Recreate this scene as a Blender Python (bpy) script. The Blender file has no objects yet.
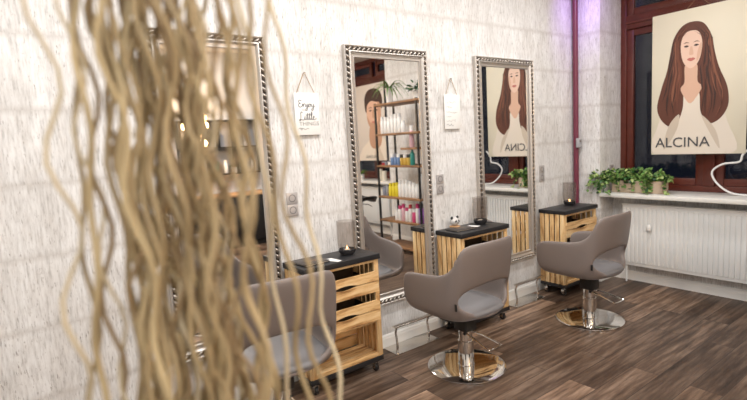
import bpy, bmesh, math, random
from mathutils import Vector, Matrix
S = bpy.context.scene
COL = S.collection
PI = math.pi

# ------------------------------------------------------------ camera
F_PX, YAW, PITCH, ROLL = 487.344, 0.6358, 0.1178, -0.0566
EYE = Vector((-0.7694, -2.99, 1.6304))
fw = Vector((math.sin(YAW)*math.cos(PITCH), math.cos(YAW)*math.cos(PITCH), -math.sin(PITCH)))
r0 = Vector((math.cos(YAW), -math.sin(YAW), 0)); u0 = r0.cross(fw)
rr = math.cos(ROLL)*r0 + math.sin(ROLL)*u0
uu = -math.sin(ROLL)*r0 + math.cos(ROLL)*u0
cam = bpy.data.cameras.new('camera'); camo = bpy.data.objects.new('camera', cam); COL.objects.link(camo)
m = Matrix((rr, uu, -fw)).transposed().to_4x4(); m.translation = EYE
camo.matrix_world = m
cam.sensor_width = 36; cam.lens = F_PX/747*36; cam.clip_start = .05
cam.dof.use_dof = True; cam.dof.focus_distance = 3.5; cam.dof.aperture_fstop = 1.5
S.camera = camo
S.view_settings.view_transform = 'Standard'; S.view_settings.look = 'None'
S.view_settings.gamma = 1; S.view_settings.exposure = -0.44
S.cycles.use_denoising = True
S.cycles.max_bounces = 10; S.cycles.transparent_max_bounces = 12

# ------------------------------------------------------------ world and lights
w = bpy.data.worlds.new('night'); S.world = w; w.use_nodes = True
bg = w.node_tree.nodes['Background']; bg.inputs[0].default_value = (.10, .12, .2, 1); bg.inputs[1].default_value = .12

def area(name, loc, size, power, color=(1, .988, .972), aim=None, sy=None, spread=None):
    l = bpy.data.lights.new(name, 'AREA'); l.energy = power; l.color = color; l.size = size
    if sy: l.shape = 'RECTANGLE'; l.size_y = sy
    else: l.shape = 'DISK'
    if spread: l.spread = spread
    o = bpy.data.objects.new(name, l); COL.objects.link(o); o.location = loc
    if aim:
        o.rotation_euler = (Vector(aim)-Vector(loc)).to_track_quat('-Z', 'Y').to_euler()
    return o
for x in (-.9, .45, 1.85, 3.2):
    area('ceiling_and_fill_light', (x, -1.15, 3.27), .35, 33)
for x, p in ((-.6, 44), (1.1, 40), (2.9, 26)):
    area('ceiling_and_fill_light', (x, -3.3, 3.27), .5, p)
area('ceiling_and_fill_light', (-1.6, -4.4, 3.27), .6, 42)  # added overhead fill, brightens the willow branches
area('ceiling_and_fill_light', (1.6, -4.5, 3.27), .5, 30)  # added overhead fill, lifts the rear wall reflected in the first mirror
area('violet_lamp_light', (3.75, -.5, 3.2), .12, 1.5, (.45, .2, 1.0), aim=(4.2, -.12, 2.75), spread=1.4)

# ------------------------------------------------------------ materials
def nt(m): m.use_nodes = True; return m.node_tree, m.node_tree.nodes['Principled BSDF']
def mat(name, c, rough=.5, metal=0, emit=None, es=0, bump=0, bs=60, var=0, spec=None):
    m = bpy.data.materials.new(name); t, b = nt(m)
    b.inputs['Base Color'].default_value = (*c, 1); b.inputs['Roughness'].default_value = rough
    b.inputs['Metallic'].default_value = metal
    if spec is not None: b.inputs['Specular IOR Level'].default_value = spec
    if emit: b.inputs['Emission Color'].default_value = (*emit, 1); b.inputs['Emission Strength'].default_value = es
    if bump or var:
        tc = t.nodes.new('ShaderNodeTexCoord'); n = t.nodes.new('ShaderNodeTexNoise'); n.inputs['Scale'].default_value = bs
        t.links.new(tc.outputs['Object'], n.inputs['Vector'])
        if bump:
            bp = t.nodes.new('ShaderNodeBump'); bp.inputs['Strength'].default_value = bump; bp.inputs['Distance'].default_value = .002
            t.links.new(n.outputs['Fac'], bp.inputs['Height']); t.links.new(bp.outputs['Normal'], b.inputs['Normal'])
        if var:
            mx = t.nodes.new('ShaderNodeMix'); mx.data_type = 'RGBA'
            mx.inputs['A'].default_value = (*[q*(1-var) for q in c], 1); mx.inputs['B'].default_value = (*[min(1, q*(1+var)) for q in c], 1)
            t.links.new(n.outputs['Fac'], mx.inputs['Factor']); t.links.new(mx.outputs['Result'], b.inputs['Base Color'])
    return m
def mth(t, op, a, b=None, c=None):
    n = t.nodes.new('ShaderNodeMath'); n.operation = op
    for i, v in enumerate((a, b, c)):
        if v is None: continue
        if hasattr(v, 'is_output'): t.links.new(v, n.inputs[i])
        else: n.inputs[i].default_value = v
    return n.outputs[0]
def ramp(t, fac, stops):
    r = t.nodes.new('ShaderNodeValToRGB'); e = r.color_ramp.elements
    while len(e) < len(stops): e.new(.5)
    for q, (p, c) in zip(e, stops): q.position = p; q.color = (*c, 1)
    t.links.new(fac, r.inputs[0]); return r.outputs[0]
def mixc(t, fac, a, b, mode='MIX'):
    n = t.nodes.new('ShaderNodeMix'); n.data_type = 'RGBA'; n.blend_type = mode
    for k, v in (('Factor', fac), ('A', a), ('B', b)):
        s = [i for i in n.inputs if i.name == k and (i.type == 'RGBA' if k != 'Factor' else i.type == 'VALUE')][0]
        if hasattr(v, 'is_output'): t.links.new(v, s)
        elif isinstance(v, (int, float)): s.default_value = v
        else: s.default_value = (*v, 1)
    return [o for o in n.outputs if o.type == 'RGBA'][0]
def noise(t, vec, scale, detail=4, rough=.6):
    n = t.nodes.new('ShaderNodeTexNoise'); n.inputs['Scale'].default_value = scale
    n.inputs['Detail'].default_value = detail; n.inputs['Roughness'].default_value = rough
    t.links.new(vec, n.inputs['Vector']); return n.outputs['Fac']
def mapping(t, vec, sc):
    n = t.nodes.new('ShaderNodeMapping'); n.inputs['Scale'].default_value = sc
    t.links.new(vec, n.inputs['Vector']); return n.outputs[0]

def wallpaper():
    m = bpy.data.materials.new('whitewashed_wallpaper'); t, b = nt(m)
    tc = t.nodes.new('ShaderNodeTexCoord'); sp = t.nodes.new('ShaderNodeSeparateXYZ'); t.links.new(tc.outputs['Object'], sp.inputs[0])
    h = mth(t, 'SUBTRACT', sp.outputs[0], sp.outputs[1])
    row = mth(t, 'DIVIDE', mth(t, 'SUBTRACT', sp.outputs[2], .035), .37)
    fl = mth(t, 'FLOOR', row); fr = mth(t, 'FRACT', row)
    cb = t.nodes.new('ShaderNodeCombineXYZ')
    t.links.new(h, cb.inputs[0]); t.links.new(mth(t, 'MULTIPLY', fl, 3.7), cb.inputs[1]); t.links.new(sp.outputs[2], cb.inputs[2])
    v = cb.outputs[0]
    n1 = noise(t, mapping(t, v, (85, 1, 11)), 1, 5, .66)
    n2 = noise(t, mapping(t, tc.outputs['Object'], (7, 7, 2.2)), 1, 4, .6)
    n3 = noise(t, mapping(t, v, (190, 1, 26)), 1, 3, .6)
    n4 = noise(t, mapping(t, v, (30, 1, 30)), 1, 4, .6)
    c = ramp(t, n1, [(.28, (.47, .46, .445)), (.43, (.72, .712, .70)), (.59, (.85, .85, .845))])
    c2 = ramp(t, n2, [(.33, (.83, .815, .80)), (.6, (1, 1, 1))])
    c = mixc(t, 1, c, c2, 'MULTIPLY')
    specks = mth(t, 'MULTIPLY', ramp(t, n3, [(.58, (0, 0, 0)), (.65, (1, 1, 1))]), ramp(t, n4, [(.46, (0, 0, 0)), (.60, (1, 1, 1))]))
    c = mixc(t, mth(t, 'MULTIPLY', specks, .85), c, (.27, .24, .22))
    d = mth(t, 'ABSOLUTE', mth(t, 'SUBTRACT', fr, .5))
    dn = mth(t, 'ADD', d, mth(t, 'MULTIPLY', mth(t, 'SUBTRACT', n4, .5), .06))
    seam = ramp(t, dn, [(.42, (0, 0, 0)), (.5, (1, 1, 1))])
    c = mixc(t, mth(t, 'MULTIPLY', seam, .5), c, (.52, .49, .46))
    t.links.new(c, b.inputs['Base Color']); b.inputs['Roughness'].default_value = .75
    return m
def floor_mat():
    m = bpy.data.materials.new('dark_wood_planks'); t, b = nt(m)
    tc = t.nodes.new('ShaderNodeTexCoord')
    br = t.nodes.new('ShaderNodeTexBrick'); t.links.new(tc.outputs['Object'], br.inputs['Vector'])
    br.inputs['Scale'].default_value = 1; br.inputs['Brick Width'].default_value = 1.25; br.inputs['Row Height'].default_value = .18
    br.inputs['Mortar Size'].default_value = .0022; br.inputs['Color1'].default_value = (0, 0, 0, 1); br.inputs['Color2'].default_value = (1, 1, 1, 1)
    br.offset = .37
    sp = t.nodes.new('ShaderNodeSeparateXYZ'); t.links.new(tc.outputs['Object'], sp.inputs[0])
    cb = t.nodes.new('ShaderNodeCombineXYZ'); t.links.new(sp.outputs[0], cb.inputs[0]); t.links.new(sp.outputs[1], cb.inputs[1])
    t.links.new(mth(t, 'MULTIPLY', br.outputs['Color'], 9), cb.inputs[2])
    g = noise(t, mapping(t, cb.outputs[0], (2.2, 26, 1)), 1, 6, .65)
    g2 = noise(t, mapping(t, cb.outputs[0], (1.2, 6, 1)), 1, 3, .5)
    c = ramp(t, g, [(.28, (.042, .025, .017)), (.47, (.135, .088, .062)), (.70, (.29, .21, .155))])
    c = mixc(t, 1, c, ramp(t, g2, [(.32, (.5, .47, .45)), (.6, (1.0, 1.0, 1.0))]), 'MULTIPLY')
    c = mixc(t, 1, c, ramp(t, br.outputs['Color'], [(0, (.55, .52, .50)), (.6, (1.0, .98, .96)), (1, (1.9, 1.85, 1.75))]), 'MULTIPLY')
    c = mixc(t, br.outputs['Fac'], c, (.03, .02, .016))
    t.links.new(c, b.inputs['Base Color']); b.inputs['Roughness'].default_value = .40; b.inputs['Specular IOR Level'].default_value = .3
    bp = t.nodes.new('ShaderNodeBump'); bp.inputs['Strength'].default_value = .15; bp.inputs['Distance'].default_value = .003
    t.links.new(g, bp.inputs['Height']); t.links.new(bp.outputs[0], b.inputs['Normal'])
    return m
def wood(name, axis, tones):
    m = bpy.data.materials.new(name); t, b = nt(m)
    tc = t.nodes.new('ShaderNodeTexCoord'); ge = t.nodes.new('ShaderNodeNewGeometry')
    sp = t.nodes.new('ShaderNodeSeparateXYZ'); t.links.new(tc.outputs['Object'], sp.inputs[0])
    ri = ge.outputs['Random Per Island']
    cb = t.nodes.new('ShaderNodeCombineXYZ')
    for i in range(3): t.links.new(mth(t, 'ADD', sp.outputs[i], mth(t, 'MULTIPLY', ri, 7.3*(i+1))), cb.inputs[i])
    sc = [26, 26, 26]; sc[axis] = 4
    g = noise(t, mapping(t, cb.outputs[0], sc), 1, 5, .62)
    sc2 = [60, 60, 60]; sc2[axis] = 3
    g2 = noise(t, mapping(t, cb.outputs[0], sc2), 1, 4, .6)
    f = mth(t, 'ADD', mth(t, 'MULTIPLY', g, .7), mth(t, 'MULTIPLY', g2, .3))
    c = ramp(t, f, [(.29, tones[0]), (.40, tones[1]), (.48, tones[2]), (.62, tones[3])])
    v = ramp(t, ri, [(0, (.58, .50, .42)), (.5, (.92, .88, .84)), (1, (1.0, 1.0, 1.0))])
    c = mixc(t, 1, c, v, 'MULTIPLY')
    t.links.new(c, b.inputs['Base Color']); b.inputs['Roughness'].default_value = .55
    return m
PINE = [(.13, .05, .018), (.50, .275, .105), (.78, .52, .245), (.90, .69, .40)]
M = {}
M['wall'] = wallpaper(); M['floor'] = floor_mat()
M['pine_up'] = wood('flamed_pine_upright', 2, PINE); M['pine_x'] = wood('flamed_pine_level', 0, PINE)
M['pine_y'] = wood('flamed_pine_deep', 1, PINE)
M['tray'] = mat('dark_tray_wood', (.05, .03, .018), .7, var=.4, bs=30)  # dark brown colour for the whole drawer tray
M['shelfwood'] = wood('rustic_shelf_wood', 1, [(.05, .025, .012), (.15, .07, .03), (.25, .13, .06), (.36, .2, .1)])
M['counter'] = wood('oak_counter', 0, [(.3, .15, .06), (.5, .28, .13), (.6, .36, .18), (.7, .45, .24)])
M['white'] = mat('white_paint', (.82, .81, .79), .5)
M['base'] = mat('white_baseboard', (.86, .85, .82), .4)
M['ceil'] = mat('white_ceiling', (.85, .84, .82), .8)
M['radi'] = mat('radiator_enamel', (.86, .87, .86), .3)
M['sill'] = mat('sill_stone', (.80, .79, .75), .3, var=.06, bs=30)
M['redwood'] = mat('mahogany_varnish', (.105, .022, .013), .3, var=.35, bs=14)
M['maroon'] = mat('maroon_enamel', (.17, .030, .058), .35)
M['grey_box'] = mat('grey_plastic', (.42, .42, .44), .45)
M['socket'] = mat('silver_plastic', (.50, .47, .46), .4, .3)
M['socket_in'] = mat('silver_plastic_well', (.20, .19, .185), .45, .3)
M['dark'] = mat('black_plastic', (.015, .015, .016), .4)
M['slab'] = mat('anthracite_board', (.015, .015, .017), .42, bump=.15, bs=200, var=.3)
M['leather'] = mat('taupe_leather', (.200, .166, .152), .44, bump=.10, bs=240)
M['leather2'] = mat('taupe_leather_seat', (.19, .183, .188), .46, bump=.10, bs=240)
M['chrome'] = mat('polished_chrome', (.80, .79, .77), .08, 1)
M['steel'] = mat('brushed_steel', (.70, .67, .63), .2, 1)
M['silver'] = mat('silver_leaf', (.56, .52, .48), .38, .72, bump=.3, bs=90)
M['antique'] = mat('antique_silver', (.38, .345, .31), .30, .9, var=.4, bs=70)
M['gap_shade'] = mat('gap_shade_silver', (.06, .05, .045), .45, .6)  # near-black silver, shade between the mirror beads put into the colour
M['mirror'] = mat('mirror_glass', (.93, .93, .92), .0, 1)
M['backing'] = mat('mirror_back', (.2, .16, .12), .8)
M['sign'] = mat('white_sign_board', (.90, .89, .86), .55)
M['sign_edge'] = mat('sign_back_wood', (.46, .38, .32), .7)
M['ink'] = mat('dark_grey_ink', (.07, .07, .075), .7)
M['ink_l'] = mat('pale_grey_ink', (.40, .40, .40), .7)
M['ink_m'] = mat('mid_grey_ink', (.22, .22, .22), .7)
M['twine'] = mat('jute_twine', (.40, .27, .15), .9)
M['leaf'] = mat('green_leaf', (.13, .26, .055), .45, var=.6, bs=25)
M['leaf_l'] = mat('pale_green_leaf', (.34, .45, .15), .45, var=.5, bs=25)
M['leaf_d'] = mat('dark_green_leaf', (.03, .10, .025), .4, var=.5, bs=25)
M['stem'] = mat('green_stem', (.12, .17, .05), .6)
M['soil'] = mat('potting_soil', (.03, .02, .014), .95, bump=.6, bs=120)
M['terra'] = mat('beige_planter', (.55, .42, .31), .7, var=.15, bs=20)
M['potw'] = mat('white_pot', (.8, .79, .76), .4)
M['planter'] = mat('anthracite_planter', (.04, .04, .043), .5)
WIL = [mat('straw_willow', (.46, .36, .20), .6, var=.2, bs=9), mat('tan_willow', (.37, .275, .145), .6, var=.25, bs=9),
       mat('brown_willow', (.27, .185, .095), .6, var=.25, bs=9), mat('pale_willow', (.58, .49, .33), .6, var=.2, bs=9)]
def glassy(name, tint, refl=.12, rough=.02):
    m = bpy.data.materials.new(name); t, b = nt(m); t.nodes.remove(b)
    tr = t.nodes.new('ShaderNodeBsdfTransparent'); tr.inputs[0].default_value = (*tint, 1)
    gl = t.nodes.new('ShaderNodeBsdfGlossy'); gl.inputs['Roughness'].default_value = rough
    fr = t.nodes.new('ShaderNodeLayerWeight')
    mx = t.nodes.new('ShaderNodeMixShader')
    t.links.new(mth(t, 'ADD', mth(t, 'MULTIPLY', mth(t, 'POWER', fr.outputs['Facing'], 4), .45), .03+refl*.1), mx.inputs[0])
    t.links.new(tr.outputs[0], mx.inputs[1]); t.links.new(gl.outputs[0], mx.inputs[2])
    t.links.new(mx.outputs[0], t.nodes['Material Output'].inputs[0]); return m
M['pane'] = glassy('window_glass', (.8, .82, .85))
M['smoke'] = glassy('smoked_glass', (.89, .87, .855), .3)
M['smoke_d'] = mat('dark_smoked_glass', (.03, .028, .03), .08)
M['clear'] = glassy('clear_glass', (.86, .86, .86), .5)
M['wax'] = mat('cream_wax', (.85, .8, .68), .6)
M['flame'] = mat('candle_flame', (1, .6, .2), .5, emit=(1, .55, .18), es=14)
M['bulb'] = mat('glowing_bulb', (1, .8, .5), .5, emit=(1, .60, .25), es=26)
M['poster'] = mat('cream_poster_print', (.72, .66, .52), .55)
M['poster_b'] = mat('beige_poster_print', (.66, .60, .54), .55)
def prt(n, c): return mat(n, c, .6)
M['skin'] = prt('print_skin', (.68, .43, .31)); M['skin_d'] = prt('print_skin_tan', (.50, .29, .19)); M['skin_l'] = prt('print_skin_light', (.78, .55, .43))
M['hair'] = prt('print_chestnut', (.115, .036, .020)); M['hair_l'] = prt('print_chestnut_light', (.23, .085, .045)); M['hair_d'] = prt('print_dark_brown', (.045, .018, .012))
M['hair_m'] = prt('print_chestnut_warm', (.165, .055, .03))
M['lips'] = prt('print_lips', (.50, .16, .13)); M['blouse'] = prt('print_blouse', (.76, .68, .58)); M['blouse_d'] = prt('print_blouse_fold', (.60, .51, .41))
M['eye'] = prt('print_eye', (.06, .035, .03))

# ------------------------------------------------------------ mesh helpers
def V(*a): return Vector(a)
class MB:
    def __init__(s): s.b = bmesh.new()
    def box(s, x0, x1, y0, y1, z0, z1, bev=0):
        r = bmesh.ops.create_cube(s.b, size=1)['verts']
        for v in r: v.co = V((x0+x1)/2+v.co.x*(x1-x0), (y0+y1)/2+v.co.y*(y1-y0), (z0+z1)/2+v.co.z*(z1-z0))
        if bev:
            es = {e for v in r for e in v.link_edges}
            bmesh.ops.bevel(s.b, geom=list(es), offset=bev, segments=2, affect='EDGES', profile=.5)
        return s
    def obox(s, c, size, mtx, bev=0):
        r = bmesh.ops.create_cube(s.b, size=1)['verts']
        for v in r: v.co = V(*c) + mtx @ V(v.co.x*size[0], v.co.y*size[1], v.co.z*size[2])
        if bev:
            es = {e for v in r for e in v.link_edges}
            bmesh.ops.bevel(s.b, geom=list(es), offset=bev, segments=2, affect='EDGES', profile=.5)
        return s
    def lathe(s, prof, c=(0, 0, 0), n=24, mtx=None, cap=True):
        rings = []
        for (r, z) in prof:
            ring = []
            for i in range(n):
                a = 2*PI*i/n; p = V(r*math.cos(a), r*math.sin(a), z)
                ring.append(s.b.verts.new(V(*c)+(mtx @ p if mtx else p)))
            rings.append(ring)
        for a, b in zip(rings, rings[1:]):
            for i in range(n): s.b.faces.new((a[i], a[(i+1) % n], b[(i+1) % n], b[i]))
        if cap: s.b.faces.new(rings[0][::-1]); s.b.faces.new(rings[-1])
        return s
    def tube(s, pts, r, n=8, closed=False, taper=None):
        pts = [V(*p) for p in pts]; N = len(pts); rings = []
        up = V(0, 0, 1); prev = None
        for i, p in enumerate(pts):
            if closed: d = pts[(i+1) % N]-pts[i-1]
            else: d = pts[min(i+1, N-1)]-pts[max(i-1, 0)]
            d.normalize()
            if prev is None:
                a = d.orthogonal().normalized()
            else:
                a = prev-d*prev.dot(d); a.normalize()
            prev = a; b = d.cross(a)
            rad = r if taper is None else r*(1+(taper-1)*i/(N-1))
            rings.append([s.b.verts.new(p+(a*math.cos(2*PI*k/n)+b*math.sin(2*PI*k/n))*rad) for k in range(n)])
        prs = list(zip(rings, rings[1:]))
        if closed: prs.append((rings[-1], rings[0]))
        for A, B in prs:
            for k in range(n): s.b.faces.new((A[k], A[(k+1) % n], B[(k+1) % n], B[k]))
        if not closed: s.b.faces.new(rings[0][::-1]); s.b.faces.new(rings[-1])
        return s
    def ell(s, c, rad, mtx=None, u=10, v=6):
        r = bmesh.ops.create_uvsphere(s.b, u_segments=u, v_segments=v, radius=1)['verts']
        for q in r:
            p = V(q.co.x*rad[0], q.co.y*rad[1], q.co.z*rad[2]); q.co = V(*c)+(mtx @ p if mtx else p)
        return s
    def prism(s, poly, d, frame):          # poly in 2D, frame(u, v, depth) -> point
        a = [s.b.verts.new(frame(u, v, 0)) for u, v in poly]; b = [s.b.verts.new(frame(u, v, d)) for u, v in poly]
        n = len(poly)
        s.b.faces.new(a[::-1]); s.b.faces.new(b)
        for i in range(n): s.b.faces.new((a[i], a[(i+1) % n], b[(i+1) % n], b[i]))
        return s
    def build(s, name, m, parent=None, smooth=True, angle=40):
        bmesh.ops.recalc_face_normals(s.b, faces=s.b.faces)
        me = bpy.data.meshes.new(name); s.b.to_mesh(me); s.b.free()
        me.materials.append(M[m] if isinstance(m, str) else m)
        if smooth:
            me.shade_smooth(); me.set_sharp_from_angle(angle=math.radians(angle))
        o = bpy.data.objects.new(name, me); COL.objects.link(o)
        if parent: o.parent = parent
        return o
def tag(o, label=None, cat=None, group=None, kind=None):
    for k, v in (('label', label), ('category', cat), ('group', group), ('kind', kind)):
        if v: o[k] = v
    return o
def thing(name, label, cat, loc=(0, 0, 0), rz=0, group=None):
    o = bpy.data.objects.new(name, None); COL.objects.link(o); o.location = loc; o.rotation_euler = (0, 0, rz)
    o.empty_display_size = .05
    return tag(o, label, cat, group)
def dup(o, loc, rz=0, label=None, parent=None):
    c = o.copy(); COL.objects.link(c)
    if parent is None: c.location = loc; c.rotation_euler = (0, 0, rz)
    else: c.parent = parent
    if label: c['label'] = label
    for ch in list(o.children): dup(ch, None, 0, None, c)
    return c
def struct(o): o['kind'] = 'structure'; return o
def spline(pts, k=6):
    P = [V(*p) for p in pts]; P = [2*P[0]-P[1]]+P+[2*P[-1]-P[-2]]; out = []
    for i in range(1, len(P)-2):
        a, b, c, d = P[i-1:i+3]
        for j in range(k):
            t = j/k
            out.append(.5*((2*b)+(c-a)*t+(2*a-5*b+4*c-d)*t*t+(3*b-a-3*c+d)*t**3))
    out.append(P[-2]); return out

# ------------------------------------------------------------ room shell
LX = 4.214; GX = 4.64; H = 3.3; YB = -5.4; XL = -3.2
N1 = (-2.0, -.29); N2 = (-5.05, -3.3); SILL = .965; TOP = 3.12
struct(MB().box(XL-.1, 4.9, YB-.1, .12, -.1, 0).build('floor', 'floor', smooth=False))
struct(MB().box(XL-.1, 4.9, YB-.1, .12, H, H+.1).build('ceiling', 'ceil', smooth=False))
struct(MB().box(XL-.1, 4.9, 0, .12, 0, H).build('wall_front', 'wall', smooth=False))
struct(MB().box(XL-.1, 4.9, YB-.1, YB, 0, H).build('wall_rear', 'white', smooth=False))
struct(MB().box(XL-.1, XL, YB, 0, 0, H).build('wall_left', 'white', smooth=False))
for a, b in ((N1[1], 0), (N2[1], N1[0]), (YB, N2[0])): struct(MB().box(LX, 4.9, a, b, 0, H).build('wall_right', 'wall', smooth=False))
for a, b in (N1, N2):
    struct(MB().box(LX, 4.9, a, b, TOP, H).build('wall_right', 'wall', smooth=False))
    struct(MB().box(4.48, 4.9, a, b, 0, SILL-.04).build('wall_right', 'wall', smooth=False))
def baseboard(mb, p0, p1, nrm):
    p0 = V(*p0, 0); p1 = V(*p1, 0); n = V(*nrm, 0)
    prof = [(0, 0), (.016, 0), (.016, .07), (.012, .08), (.012, .088), (.005, .10), (0, .10)]
    a = [mb.b.verts.new(p0+n*d+V(0, 0, z)) for d, z in prof]; b = [mb.b.verts.new(p1+n*d+V(0, 0, z)) for d, z in prof]
    k = len(prof)
    for i in range(k): mb.b.faces.new((a[i], a[(i+1) % k], b[(i+1) % k], b[i]))
    mb.b.faces.new(a); mb.b.faces.new(b[::-1])
mb = MB(); baseboard(mb, (XL, 0), (LX, 0), (0, -1)); struct(mb.build('baseboard_front', 'base', smooth=False))
mb = MB()
for p, q, n in (((LX, -.016), (LX, N1[1]), (-1, 0)), ((LX-.016, N1[1]), (4.48, N1[1]), (0, -1)), ((4.48, N1[1]), (4.48, N1[0]), (-1, 0)),
                ((LX, N1[0]), (LX, N2[1]), (-1, 0)), ((4.48, N2[1]), (4.48, N2[0]), (-1, 0))):
    baseboard(mb, p, q, n)
struct(mb.build('baseboard_right', 'base', smooth=False))
mb = MB(); baseboard(mb, (XL, YB), (LX, YB), (0, 1)); struct(mb.build('baseboard_rear', 'base', smooth=False))

def window(k, ya, yb):
    t = bpy.data.objects.new('window_%d' % k, None); COL.objects.link(t); t.location = (GX, (ya+yb)/2, SILL); struct(t)
    f = MB(); W = (yb-ya)/2; h = TOP-SILL; zt = 2.66-SILL
    for s in (-1, 1): f.box(0, .09, s*W-(.06 if s > 0 else 0), s*W+(0 if s > 0 else .06), 0, h, .004)
    f.box(0, .09, -W, W, 0, .06, .004).box(0, .09, -W, W, h-.06, h, .004)
    f.box(-.012, .09, -W+.06, W-.06, zt, zt+.14, .006).box(-.028, 0, -W+.06, W-.06, zt+.05, zt+.085, .006)
    f.box(-.01, .09, -.05, .05, .06, zt, .005)
    f.build('window_frame', 'redwood', t)
    for a, b in ((-W+.06, -.05), (.05, W-.06)):
        for z0, z1 in ((.06, zt), (zt+.14, h-.06)):
            sf = MB(); g = .07
            sf.box(.012, .07, a, a+g, z0, z1, .006).box(.012, .07, b-g, b, z0, z1, .006).box(.012, .07, a+g, b-g, z0, z0+g, .006).box(.012, .07, a+g, b-g, z1-g, z1, .006)
            so = sf.build('window_sash', 'redwood', t)
            MB().box(.038, .044, a+g, b-g, z0+g, z1-g).build('pane', 'pane', so, smooth=False)
    hd = MB().box(-.022, .012, -.016, .016, .95, 1.06, .004).tube([(-.02, 0, 1.02), (-.05, 0, 1.02), (-.05, 0, .92)], .008)
    hd.build('window_handle', 'steel', t)
    s_ = MB().box(LX-.035-GX, .0, -W-.0, W, -.04, 0, .006).build('window_sill', 'sill', t)
    return t
window(1, *N1); window(2, *N2)

def radiator(label, ya, yb, loc):
    t = thing('radiator', label, 'radiator', loc); L = yb-ya; h = .65
    p = MB().box(.012, .075, -L/2, L/2, .0, h-.01, .004)
    n = int(L/.042)
    for i in range(n):
        y = -L/2+L*(i+.5)/n
        p.box(0, .016, y-.014, y+.014, .035, h-.045, .006)
    p.build('panel', 'radi', t)
    g = MB().box(.0, .085, -L/2-.004, L/2+.004, h-.012, h, .003)
    for i in range(int(L/.03)): g.box(.02, .068, -L/2+.012+i*.03, -L/2+.026+i*.03, h-.001, h+.003)
    g.build('grille', 'radi', t)
    for y in (-L/2+.2, L/2-.2): MB().box(.07, .14, y-.015, y+.015, .1, h-.1).build('bracket', 'radi', t)
    v = MB().tube([(.045, L/2-.03, .0), (.045, L/2-.03, -.19)], .009); v.build('supply_pipe', 'radi', t)
    th = MB().lathe([(.018, 0), (.022, .01), (.022, .05), (.016, .06)], (-.02, L/2-.28, h-.26), 16).tube([(-.02, L/2-.28, h-.26), (.02, L/2-.28, h-.26)], .01)
    th.build('thermostat_valve', 'white', t)
radiator('white panel radiator beneath the ivy window sill', -1.86, -.47, (4.315, -1.165, .20))
radiator('white panel radiator below the sill behind the product shelf, seen in the middle mirror', -4.9, -3.5, (4.315, -4.2, .20))

o = MB().tube([(0, 0, .0), (0, 0, H)], .027, 16).build('heating_pipe', 'maroon'); o.location = (4.172, -.045, 0)
tag(o, 'maroon painted heating pipe running up the room corner', 'pipe')
t = thing('control_box', 'small grey box clipped on the maroon corner pipe', 'box', (4.15, -.09, 1.5))
MB().box(-.028, .028, -.018, .018, -.05, .05, .006).build('housing', 'grey_box', t)
MB().box(-.016, .016, -.0205, -.017, .005, .03, .001).build('display', 'socket_in', t)

# ------------------------------------------------------------ mirrors
def make_mirror(x0, x1, z0, z1, label):
    t = thing('wall_mirror', label, 'mirror', ((x0+x1)/2, 0, z0), 0, 'tall silver framed mirrors along the wall')
    W = (x1-x0)/2; h = z1-z0
    prof = [(0, .001), (0, .034), (.006, .041), (.012, .036), (.016, .026), (.036, .026), (.040, .040), (.047, .042), (.054, .036), (.060, .024), (.074, .022), (.078, .029), (.083, .029), (.088, .016)]
    f = MB(); rings = []
    for q, d in prof: rings.append([f.b.verts.new(V(x, -d, z)) for x, z in ((-W+q, q), (W-q, q), (W-q, h-q), (-W+q, h-q))])
    for a, b in zip(rings, rings[1:]):
        for i in range(4): f.b.faces.new((a[i], a[(i+1) % 4], b[(i+1) % 4], b[i]))
    f.build('frame', 'silver', t, angle=25)
    ch_ = MB()                                           # dark strips painting in the shade of the gaps under the beading
    for a in ((-W+.015, W-.015, .0155, .0365), (-W+.015, W-.015, h-.0365, h-.0155), (-W+.0155, -W+.0365, .037, h-.037), (W-.0365, W-.0155, .037, h-.037)):
        ch_.box(a[0], a[1], -.0285, -.0255, a[2], a[3])
    ch_.build('bead_gap_shade', 'gap_shade', t, smooth=False)
    bd = MB(); c = .026
    def row(p, q, along):
        d = V(*q)-V(*p); n = int(d.length/.040)
        for i in range(n):
            pt = V(*p)+d*((i+.5)/n)
            a = math.radians(38); ax = math.atan2(d.z, d.x)+a
            R_ = Matrix.Rotation(-ax, 3, 'Y')
            bd.ell((pt.x, -.031, pt.z), (.0235, .015, .0115), R_, 10, 6)
    row((-W+c, 0, c), (W-c, 0, c), 0); row((-W+c, 0, h-c), (W-c, 0, h-c), 0); row((-W+c, 0, c), (-W+c, 0, h-c), 0); row((W-c, 0, c), (W-c, 0, h-c), 0)
    bd.build('beaded_trim', 'antique', t)
    MB().box(-W+.08, W-.08, -.018, -.014, .08, h-.08).build('mirror_glass', 'mirror', t, smooth=False)
    MB().box(-W+.02, W-.02, -.013, -.002, .02, h-.02).build('back_board', 'backing', t, smooth=False)
    return t
make_mirror(-.10, .618, .38, 2.334, 'tall silver framed mirror behind the curly willow branches')
make_mirror(1.228, 2.028, .36, 2.334, 'middle silver framed mirror, reflecting the product shelf and plants')
make_mirror(2.608, 3.443, .38, 2.334, 'silver framed mirror nearest the window corner, reflecting the long-haired woman poster')

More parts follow.
